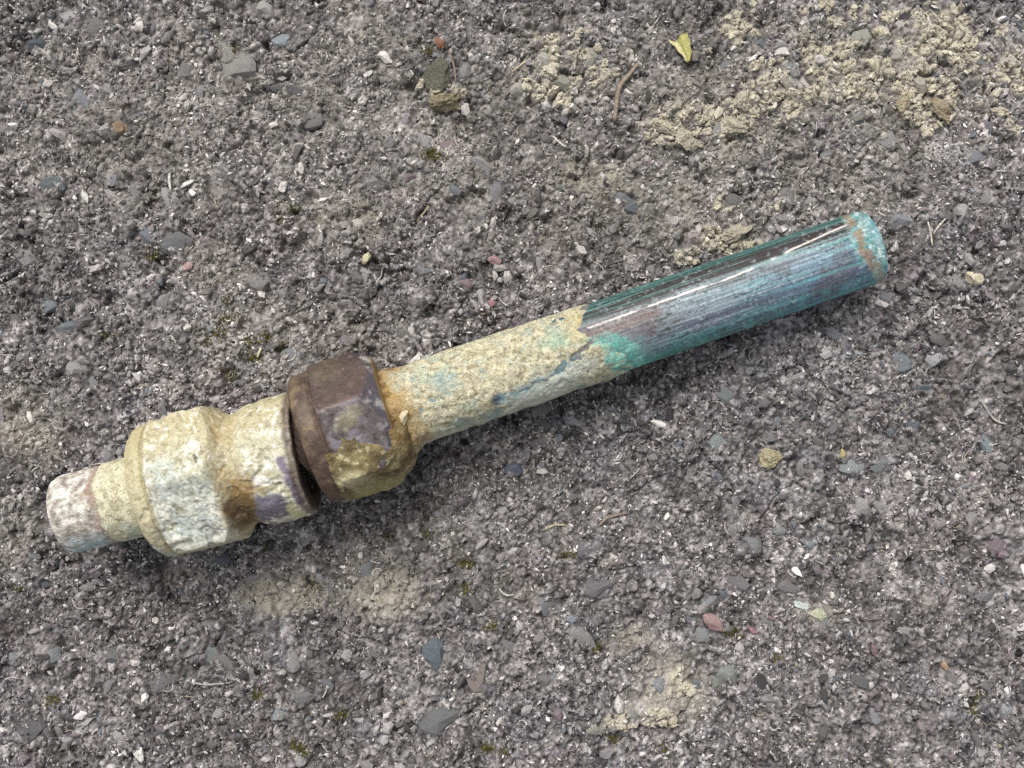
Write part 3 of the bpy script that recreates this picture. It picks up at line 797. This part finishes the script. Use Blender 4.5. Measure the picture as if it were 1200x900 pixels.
def body_paint(u, t, r_, P):
    x, y = seen(P); p = xyz(P); dg = np.degrees(t)
    n1, n2, n3, n4 = fbm3(p, 34, 151, 3), fbm3(p, 9, 152, 3), fbm3(p, 3.6, 153, 2), fbm3(p, 16, 154, 3)
    C = np.zeros(P.shape) + lin('#bcb89e')
    big_ = 1 - sstep(-330, -318, u + 12 * n2)
    C = mix(C, '#d0d2c4', 0.9 * big_ * sstep(-30, 5, dg + 60 * n1))
    C = mix(C, '#b7c1bd', 0.75 * big_ * sstep(0.02, 0.18, n4) * sstep(-25, 0, dg))
    C = mix(C, '#a3b0b0', 0.6 * big_ * blob(x + 20 * n2, y + 20 * n1, 195, 560, 26, 16, 20, 0.6))
    C = mix(C, '#e2e0d2', 0.7 * sstep(0.02, 0.2, n2))
    C = mix(C, '#a39b7a', 0.65 * sstep(0.06, 0.24, -n2))
    C = mix(C, '#8d866a', 0.5 * sstep(0.1, 0.22, -n3))
    C = mix(C, '#b5a880', 0.6 * (1 - sstep(-50, -20, dg)))
    C = mix(C, '#77705a', 0.65 * sstep(0.13, 0.25, fbm3(p, 2.8, 155, 2)))
    C = mix(C, '#f1f0e6', 0.6 * sstep(0.14, 0.25, fbm3(p, 4.2, 156, 2)))
    C = mix(C, '#7f7a68', 0.7 * (1 - sstep(0.0, 0.02, np.abs(fbm3(p, 26, 157, 3)))) * sstep(-0.02, 0.1, n4))
    low = sstep(50, 57, dg) * big_
    C = mix(C, '#b0a888', 0.75 * low)
    C = mix(C, '#5c5a50', 0.8 * strip(x + 3 * n2, y + 5 * n2, [(201, 640), (222, 632)], 3.0, 0.7))
    C = mix(C, '#5c5a50', 0.7 * strip(x + 3 * n2, y + 5 * n2, [(243, 629), (256, 624)], 2.6, 0.7))
    C = mix(C, '#8d937f', 0.6 * strip(x + 4 * n2, y + 4 * n2, [(228, 538), (236, 552), (262, 570)], 1.6, 0.7))
    C = mix(C, '#4a463c', 0.8 * strip(x + 3 * n2, y, [(227, 533), (229, 541)], 1.5, 0.7))
    lip = 1 - sstep(-394, -390, u)
    C = mix(C, '#b5aa82', 0.75 * lip)
    C = mix(C, '#9aa6a4', 0.6 * lip * sstep(0.0, 0.15, n4) * sstep(10, 40, dg))
    groove = (1 - sstep(1.5, 4, np.abs(u + 391.5)))
    C = mix(C, '#8f8259', 0.6 * groove)
    neck = (1 - sstep(8, 20, np.abs(u + 309)))
    C = mix(C, '#a38f62', 0.75 * neck * (0.6 + n2 * 2))
    C = mix(C, '#5b4523', 0.9 * blob(x + 18 * n2, y + 18 * n4, 285, 597, 24, 25, -20, 0.35))
    C = mix(C, '#8a6a30', 0.6 * blob(x + 18 * n2, y + 18 * n4, 288, 570, 24, 12, -10, 0.6))
    C = mix(C, '#77717d', 0.95 * blob(x + 12 * n2, y + 22 * n2, 318, 596, 19, 17, -15, 0.15))
    C = mix(C, '#8d8896', 0.5 * blob(x + 12 * n2, y + 22 * n2, 318, 592, 12, 8, -15, 0.5))
    C = mix(C, '#6d6475', 0.9 * strip(x + 8 * n2, y + 3 * n4, [(330, 540), (340, 565), (352, 588)], 5, 0.35))
    C = mix(C, '#c9c29a', 0.9 * blob(x + 6 * n2, y, 346, 600, 11, 7, 30, 0.3))
    C = mix(C, '#efeee6', 0.8 * blob(x + 14 * n2, y + 14 * n4, 315, 562, 18, 14, 0, 0.5) * sstep(-0.05, 0.12, n2))
    edge = sstep(-251, -247, u)
    C = mix(C, '#54413a', 0.9 * edge * (0.8 + 0.6 * n2))
    C = mix(C, '#3a2a25', 0.9 * sstep(-242, -240, u))
    pol = 0.35 * blob(x + 12 * n2, y + 22 * n2, 318, 596, 19, 17, -15, 0.2)
    return C, pol
body = lathe('coupling_body', BODY, BODY_PROF, BT0, 380, 1.4, M_BRASS, body_paint, [(-391, -312, 84.5)], body_disp, root, 0.99)
tag(body, 'hexagonal coupling body covered in cream scale')

# --- thread seen in the gap -------------------------------------------------------
e0 = BODY.p0 + (-246 - BODY.u0) * BODY.a; e1 = PIPE.p0 + (-224 - PIPE.u0) * PIPE.a
TH = Frame(e0, 0, e1, float(np.linalg.norm(e1 - e0)))
L_ = float(np.linalg.norm(e1 - e0))
us = np.linspace(-4, L_ + 6, 90)
Ug, T, Rg, P = tube_grid(TH, us, 90, lambda u, t: 53 + 0.6 * np.sin(u / 5.0 * 6.283 + t) + 3.5 * fbm2(8 * np.cos(t) * 5, 8 * np.sin(t) * 5 + u * 1.7, 11, 181, 2))
link_mesh('thread', P.reshape(-1, 3), grid_faces(len(us), 90), M_BRASS, root, np.repeat(lin('#3a2d25')[None], P[..., 0].size, 0), True, {'polish': np.zeros(P[..., 0].size)})  # thread brown darkened: shade of the gap put into the colour

# --- pipe stub at the left --------------------------------------------------------
us = np.concatenate([[-509.2, -509.9, -510], np.arange(-508.6, -400, 1.5)])
us = np.sort(us)
def stub_r(u, t):
    p = BODY.pts(u, t, np.full(u.shape, 43.0))
    d = 43.2 - 3.2 * (1 - sstep(-510.2, -503, u)) + 1.6 * fbm3(xyz(p), 20, 161, 3) + 1.3 * fbm3(xyz(p), 4.5, 162, 2)
    rib = 1 - sstep(2, 6, np.abs(u + 458))
    d = d + 1.4 * sstep(-458, -455, u) + 2.5 * sstep(-415, -405, u)
    return d - 0.8 * rib
Ug, T, Rg, P = tube_grid(BODY, us, 220, stub_r)
qx, qy = seen(P); p3 = xyz(P); dg = np.degrees(T)
n1, n2, n3, n4 = fbm3(p3, 30, 171, 3), fbm3(p3, 6.5, 172, 3), fbm3(p3, 3.2, 173, 2), fbm3(p3, 13, 174, 3)
C = np.zeros(P.shape) + lin('#c0bb9f')
C = mix(C, '#dad5ba', 0.7 * sstep(0, .2, n2)); C = mix(C, '#989070', 0.6 * sstep(.05, .22, -n2))
C = mix(C, '#9db0a8', 0.5 * sstep(0.02, 0.2, n4) * sstep(10, 50, dg))
lft = 1 - sstep(-460, -456, Ug + 8 * n4)
C = mix(C, '#b9b3a8', lft)
C = mix(C, '#e3e1d6', lft * 0.85 * sstep(0.0, 0.12, n2)); C = mix(C, '#80766f', lft * 0.8 * sstep(.05, .18, -n2))
C = mix(C, '#a3907f', lft * 0.6 * sstep(.02, .16, n4) * sstep(-495, -480, Ug))
C = mix(C, '#a9c0c2', lft * 0.7 * sstep(30, 60, dg + 60 * n4))
band = 1 - sstep(2.5, 6.5, np.abs(Ug + 461 + 16 * n4))
C = mix(C, '#8d7365', band * 0.8 * sstep(-0.15, 0.05, n2))
C = mix(C, '#6f6a5a', 0.6 * sstep(0.12, 0.25, n3))
n0 = len(us)
ui = np.array([-509.5, -507, -490, -450]); ri = np.array([38, 35.5, 35, 35])
Ui, Ti = np.meshgrid(ui, np.linspace(-np.pi, np.pi, 220, endpoint=False), indexing='ij')
Pi = BODY.pts(Ui, Ti, np.repeat(ri[:, None], 220, 1))
V = np.concatenate([Pi[::-1].reshape(-1, 3), P.reshape(-1, 3)])
Cc = np.concatenate([np.repeat(lin('#4a4a40')[None], Ui.size, 0), C.reshape(-1, 3)])
stub = link_mesh('pipe_stub', V, grid_faces(n0 + 4, 220), M_CRUST, root, Cc, True)
tag(stub, 'short pipe stub with a rusty band and white mottled end')

# ------------------------------------------------------------------ loose bits lying on the tarmac
def bit(name, px, py, sx, sy, sz, rot, hexc, label, cat, mat=None, group=None, rough=7, seed=0, dz=0.0, base=ICO1):
    if mat is M_CLOD: base = ICO3
    rr = np.random.default_rng(1000 + int(px) * 7 + int(py) + seed)
    x, y = plan(px, py)
    v = chipped(base, rough + 3, 0.38, 0.85, rr) * rr.uniform(0.86, 1.12, (len(base[0]), 1))
    if mat is M_CLOD:
        v = v / np.linalg.norm(v, axis=1, keepdims=True) * np.linalg.norm(v, axis=1, keepdims=True) ** 0.7
        q = (v[:, 0] + px, v[:, 1] + py, v[:, 2])
        v = v * (1 + 0.9 * fbm3(q, 0.8, 7, 2) + 0.55 * fbm3(q, 0.28, 8, 2))[:, None]
    v = v * np.array([sx, sy, sz])
    t = math.radians(-rot); c, s = math.cos(t), math.sin(t)
    v = np.stack([v[:, 0] * c - v[:, 1] * s, v[:, 0] * s + v[:, 1] * c, v[:, 2]], -1)
    z = float(np.max(ground(x + np.array([0, .4, -.4, 0, 0]) * sx, y + np.array([0, 0, 0, .4, -.4]) * sy)))
    o = link_mesh(name, v, base[1], mat or M_STONE, None, None, False)
    o.location = (x * S, y * S, (z + sz * (0.15 if mat is M_CLOD else 0.2) + dz) * S)
    c = lin(hexc) * 0.85; c = c + (c.mean() - c) * (0.05 if mat is M_CLOD else 0.25); o.color = (*c, 1)
    return tag(o, label, cat, group)

bit('pebble', 15, 146, 9, 6, 5, 10, '#d8d6cf', 'white pebble near the left edge above the white chips', 'pebble')
bit('pebble', 321, 147, 6, 5, 4, 0, '#d9d3ca', 'small white pebble above the thin dark hair strand', 'pebble')
bit('pebble', 332, 218, 6, 9, 5, 30, '#cfc6bd', 'pale pinkish white pebble beside the hair strand', 'pebble')
bit('pebble', 1139, 326, 12, 11, 9, 40, '#d2c6a2', 'round tan pebble right of the open pipe end', 'pebble')
bit('pebble', 429, 302, 5, 9, 5, 25, '#cbc297', 'yellow chip of stone above the coupling', 'pebble')
bit('soil_clod', 905, 535, 16, 11, 7, 0, '#aba283', 'tan soil clod below the patinated end of the pipe', 'soil clod', M_CLOD)
bit('pebble', 988, 531, 3.5, 7, 3.5, 10, '#c5b26c', 'tiny yellow splinter right of the tan soil clod', 'pebble')
bit('brick_chip', 835, 728, 16, 10, 5, 52, '#a98480', 'largest pink brick chip with a pale edge, below the pipe', 'brick chip', None, 'pink chips on the tarmac', 5)
bit('brick_chip', 881, 737, 10, 6, 4, 25, '#a57378', 'pink red brick chip just right of the largest pink one', 'brick chip', None, 'pink chips on the tarmac')
bit('brick_chip', 905, 722, 7, 6, 2.5, 10, '#967a7d', 'dull faded pink chip below the pale green fragment', 'brick chip', None, 'pink chips on the tarmac')
bit('brick_chip', 579, 306, 10, 6, 4, 20, '#a57d7f', 'flat pink chip above the middle of the pipe, highest of the pair', 'brick chip', None, 'pink chips on the tarmac')
bit('brick_chip', 576, 355, 8, 6, 4, 50, '#a5747b', 'small red pink chip just above the sandy pipe', 'brick chip', None, 'pink chips on the tarmac')
bit('brick_chip', 1024, 762, 5, 9, 3, -10, '#86696c', 'dark pink sliver in the lower right of the tarmac', 'brick chip', None, 'pink chips on the tarmac')
bit('brick_chip', 220, 312, 7, 6, 4, 0, '#b08a82', 'pinkish pebble above and left of the coupling', 'brick chip', None, 'pink chips on the tarmac')
bit('stone_chip', 939, 709, 12, 5, 4, 20, '#c3cec6', 'pale blue green stone chip right of the pink ones', 'stone chip')
bit('stone_chip', 957, 720, 14, 9, 4, 15, '#b9ba98', 'pale yellow green stone chip touching the blue green one', 'stone chip')
bit('stone_chip', 162, 885, 8, 12, 5, 10, '#dcd9cd', 'white stone chip at the bottom left edge', 'stone chip')
bit('pebble', 1107, 780, 8, 6, 5, 10, '#a5825f', 'orange brown pebble in the lower right', 'pebble')
bit('pebble', 141, 150, 9, 7, 4, 60, '#93795a', 'rusty orange stone lump in the upper left', 'pebble')
bit('stone_chip', 199, 212, 4, 15, 4, -5, '#d5d1c9', 'upright bar of a white v shaped chip pair', 'stone chip', None, 'white chips in the upper left')
bit('stone_chip', 216, 217, 15, 4, 4, -25, '#dad6ce', 'slanting bar of a white v shaped chip pair', 'stone chip', None, 'white chips in the upper left')
bit('stone_chip', 98, 231, 5, 12, 4, -32, '#cfcbc2', 'white elongated chip left of the v shaped pair', 'stone chip', None, 'white chips in the upper left')
bit('stone_chip', 52, 252, 14, 4, 4, 8, '#b9b5ad', 'flat pale chip nearest the left edge below the blue grey stone', 'stone chip', None, 'white chips in the upper left')
bit('stone_chip', 1050, 288, 6, 8, 5, 20, '#dcd9d2', 'bright white chip beside the open end of the pipe', 'stone chip')
bit('stone_chip', 181, 727, 5, 5, 4, 0, '#dcd3c8', 'small white chip below the coupling body', 'stone chip')
bit('stone_chip', 1022, 458, 10, 4, 4, -20, '#c8c6c2', 'pale grey angled chip below the pipe end, far right', 'stone chip')
bit('stone_chip', 976, 697, 4, 5, 4, 0, '#dcd6c6', 'tiny cream chip above the yellow green stone chip', 'stone chip')
bit('pebble', 882, 4, 6, 5, 4, 0, '#cfc9a8', 'cream pebble at the top edge', 'pebble')
bit('pebble', 859, 57, 4, 4, 3, 0, '#d8d6d0', 'tiny white pebble right of the yellow leaf', 'pebble')
# soil clods
bit('soil_clod', 522, 118, 22, 13, 11, 0, '#8a8168', 'brown soil clod with a dark shadowed lower edge, top centre', 'soil clod', M_CLOD, base=ICO2, rough=9)
bit('soil_clod', 513, 92, 17, 17, 7, 0, '#6c6a5c', 'grey soil lump with a stalk, above the brown clod', 'soil clod', M_CLOD, base=ICO2, rough=9)
bit('soil_clod', 775, 148, 15, 11, 9, 40, '#b9b29d', 'yellowish soil clod left end of the sandy drift', 'soil clod', M_CLOD, base=ICO2)
bit('soil_clod', 806, 165, 22, 12, 8, 25, '#b5ad99', 'flat tan soil clod at the lower left of the drift', 'soil clod', M_CLOD, base=ICO2)
bit('soil_clod', 868, 120, 14, 12, 9, 0, '#b4ad99', 'pale lumpy soil clod in the middle of the drift', 'soil clod', M_CLOD, base=ICO2)
bit('soil_clod', 858, 150, 17, 11, 8, 15, '#b6af9b', 'pale soil clod just below the lumpy one', 'soil clod', M_CLOD, base=ICO2)
bit('soil_clod', 1060, 122, 18, 9, 8, -45, '#a79d82', 'slanting tan soil clod in the upper right, left of a pair', 'soil clod', M_CLOD, base=ICO2)
bit('soil_clod', 1099, 128, 20, 9, 8, 45, '#9e917a', 'slanting brown soil clod in the upper right, right of a pair', 'soil clod', M_CLOD, base=ICO2)
bit('soil_clod', 862, 275, 19, 12, 9, -20, '#aca491', 'soil clod lying against the upper edge of the patinated pipe', 'soil clod', M_CLOD, base=ICO2)
# pebble lodged in the dirt beside the nut
nutp = PIPE.pts(np.array(-122.0), np.array(math.radians(12)), np.array(RP + 7.5))
pb = bit('pebble', 477, 500, 7, 9, 6, 20, '#d9c99a', 'cream pebble lodged in brown dirt where the pipe meets the nut', 'pebble')
pb.location = tuple(nutp * S)

# twigs, straws and roots
def tube(name, pts, w, hexc, label=None, cat=None, group=None, lift=1.5, seg=6, kind=None):
    pts = [plan(*p) for p in pts]
    q = np.array(pts, float); d = np.concatenate([[0], np.cumsum(np.hypot(*np.diff(q, axis=0).T))])
    n = max(6, int(d[-1] / 4)); t = np.linspace(0, d[-1], n)
    x = np.interp(t, d, q[:, 0]); y = np.interp(t, d, q[:, 1])
    k = np.ones(3) / 3
    for _ in range(2):
        x[1:-1] = np.convolve(x, k, 'valid'); y[1:-1] = np.convolve(y, k, 'valid')
    z = ground(x, y); zz = np.convolve(np.pad(z, 3, mode='edge'), np.ones(7) / 7, 'valid')
    z = np.maximum(zz, z - 2) + lift + w
    wv = w * (0.55 + 0.45 * np.sin(np.linspace(0.35, 2.6, n))) * (1 + 0.12 * np.sin(t * 0.9))
    tx, ty = np.gradient(x), np.gradient(y); l = np.hypot(tx, ty) + 1e-6
    a = np.linspace(0, 2 * np.pi, seg, endpoint=False)
    P = np.stack([x[:, None] - (ty / l)[:, None] * np.cos(a) * wv[:, None], y[:, None] + (tx / l)[:, None] * np.cos(a) * wv[:, None], z[:, None] + np.sin(a) * wv[:, None]], -1)
    V = np.concatenate([P.reshape(-1, 3), [[x[0], y[0], z[0]], [x[-1], y[-1], z[-1]]]])
    f = [tuple(r_) for r_ in grid_faces(n, seg)]
    f4 = f + [((i + 1) % seg, i, n * seg, n * seg) for i in range(0)]
    o = link_mesh(name, V, np.array(f4), M_PLANT, None, None, True)
    # close both ends
    me = o.data
    import bmesh
    bm = bmesh.new(); bm.from_mesh(me); bm.verts.ensure_lookup_table()
    for i in range(seg):
        bm.faces.new((bm.verts[i], bm.verts[n * seg], bm.verts[(i + 1) % seg]))
        bm.faces.new((bm.verts[(n - 1) * seg + i], bm.verts[(n - 1) * seg + (i + 1) % seg], bm.verts[n * seg + 1]))
    bm.to_mesh(me); bm.free()
    o.color = (*lin(hexc), 1)
    return tag(o, label, cat, group, kind)

tube('twig', [(747, 76), (738, 88), (726, 100), (723, 116), (720, 143)], 3.0, '#8b7d70', 'curved brown twig below and left of the yellow leaf', 'twig', None, 2.5)
tube('straw', [(600, 84), (612, 74), (622, 68)], 1.3, '#b5a890', 'short pale straw left of the brown twig', 'straw')
tube('straw', [(1087, 260), (1091, 274), (1093, 288)], 1.3, '#c2bcae', 'stem of the pale forked straw near the pipe end', 'straw')
tube('straw', [(1108, 256), (1098, 266), (1093, 274)], 1.2, '#c2bcae', 'side branch of the pale forked straw near the pipe end', 'straw')
tube('straw', [(648, 160), (654, 166), (662, 173)], 1.3, '#c9c5ba', 'tiny white straw above the pink chips, top centre', 'straw')
tube('straw', [(488, 258), (497, 247), (502, 241)], 1.4, '#b0a588', 'short tan straw left of the pink chips', 'straw')
tube('straw', [(303, 419), (305, 413), (308, 408)], 1.4, '#d0c7a5', 'short cream straw in the moss above the coupling', 'straw')
tube('straw', [(700, 618), (712, 606), (735, 601)], 1.5, '#8c7b6d', 'brown straw on open tarmac below the pipe', 'straw')
tube('straw', [(636, 622), (650, 614), (664, 616)], 1.5, '#a9a08a', 'tan curved straw below the sandy pipe', 'straw')
tube('straw', [(1150, 470), (1163, 488), (1168, 495), (1180, 497)], 1.4, '#a8a29a', 'grey bent straw above the bluish stone, right edge', 'straw')
tube('straw', [(225, 800), (245, 803), (270, 801)], 1.3, '#a6a29b', 'pale straw lying level in the lower left', 'straw')
tube('straw', [(585, 690), (592, 700), (602, 697)], 1.3, '#bdb8ae', 'curled white straw in the lower centre', 'straw')
tube('hair_strand', [(400, 158), (380, 180), (356, 210), (330, 235), (315, 243)], 0.55, '#77736f', 'long thin grey strand curving across the upper left tarmac', 'hair strand', None, 1.6)
tube('root', [(527, 62), (533, 80), (535, 100)], 1.2, '#85796a', 'thin root lying on the grey soil lump', 'root', None, 9)

# short wiry fibres between the stones
r = np.random.default_rng(33)
fv, ff, fc = [], [], []
for k in range(420):
    x, y = r.uniform(-620, 620), r.uniform(-470, 470)
    a = r.uniform(0, 6.28); l = r.uniform(6, 22); n = 6; bend = r.normal(0, .35); w = r.uniform(0.35, 0.7)
    b0 = len(fv); c0 = lin(['#b9b3aa', '#cfc9c0', '#9a938b', '#a59a86'][r.integers(4)])
    for i in range(n):
        z = float(ground(x, y)) + 1.4
        s2 = np.array([-math.sin(a), math.cos(a), 0]) * w
        fv += [np.array([x, y, z]) - s2, np.array([x, y, z + w]), np.array([x, y, z]) + s2]; fc += [c0] * 3
        x += math.cos(a) * l / n; y += math.sin(a) * l / n; a += bend
    for i in range(n - 1):
        p = b0 + i * 3
        ff += [(p, p + 1, p + 4, p + 3), (p + 1, p + 2, p + 5, p + 4), (p + 2, p, p + 3, p + 5)]
fib = link_mesh('root_fibres', np.array(fv), np.array(ff), M_MOSS, None, np.array(fc), False)
tag(fib, 'fine pale root fibres strewn over the tarmac', 'fibres', None, 'stuff')

# leaf: a folded yellow green fragment with a midrib
def leaf():
    n, m = 12, 7
    cx, cy = plan(799, 61)
    zc = float(np.max(ground(cx + np.array([-10, 0, 10]), cy + np.array([10, 0, -10]))))
    t = math.radians(-66); ca, sa = math.cos(t), math.sin(t)
    V, C = [], []
    for layer in (0, 1):
        for i in range(n):
            u = i / (n - 1)
            for j in range(m):
                v = j / (m - 1) * 2 - 1
                w = 11.0 * (1 - u) ** 0.75 + 1.6 + 0.8 * math.sin(u * 17 + v * 2)
                lx = (u - 0.5) * 31 - (1 - u) * (2.5 * math.sin(v * 4) + 3 * v * v); ly = v * w + 1.5 * math.sin(u * 3)
                lz = 4.5 * abs(v) ** 1.3 + 2.0 * math.sin(u * 2.6) + 0.5 * math.sin(j * 2.1 + i) - layer * 0.5
                V.append((cx + lx * ca - ly * sa, cy + lx * sa + ly * ca, zc + 2.0 + lz))
                c = lin('#c6bf90') if v < -0.1 else lin('#aba76f')
                if abs(v) < 0.18: c = lin('#85864a')
                C.append(c * random.uniform(0.92, 1.08))
    F_ = []
    for layer in (0, 1):
        o_ = layer * n * m
        for i in range(n - 1):
            for j in range(m - 1):
                a = o_ + i * m + j
                F_.append((a, a + 1, a + m + 1, a + m) if layer == 0 else (a, a + m, a + m + 1, a + 1))
    k = n * m
    for i in range(n - 1):
        for j in (0, m - 1):
            a = i * m + j; F_.append((a, a + m, a + m + k, a + k))
    for j in range(m - 1):
        for i in (0, n - 1):
            a = i * m + j; F_.append((a, a + 1, a + 1 + k, a + k))
    o = link_mesh('leaf', np.array(V), np.array(F_), M_MOSS, None, np.array(C), True)
    tag(o, 'folded yellow green leaf fragment at the top of the tarmac', 'leaf')
leaf()
bit('seed_husk', 516, 50, 9, 6, 5, 70, '#8a5a3a', 'small brown seed husk above the soil lump, top centre', 'seed husk', M_PLANT, base=ICO2, rough=2)
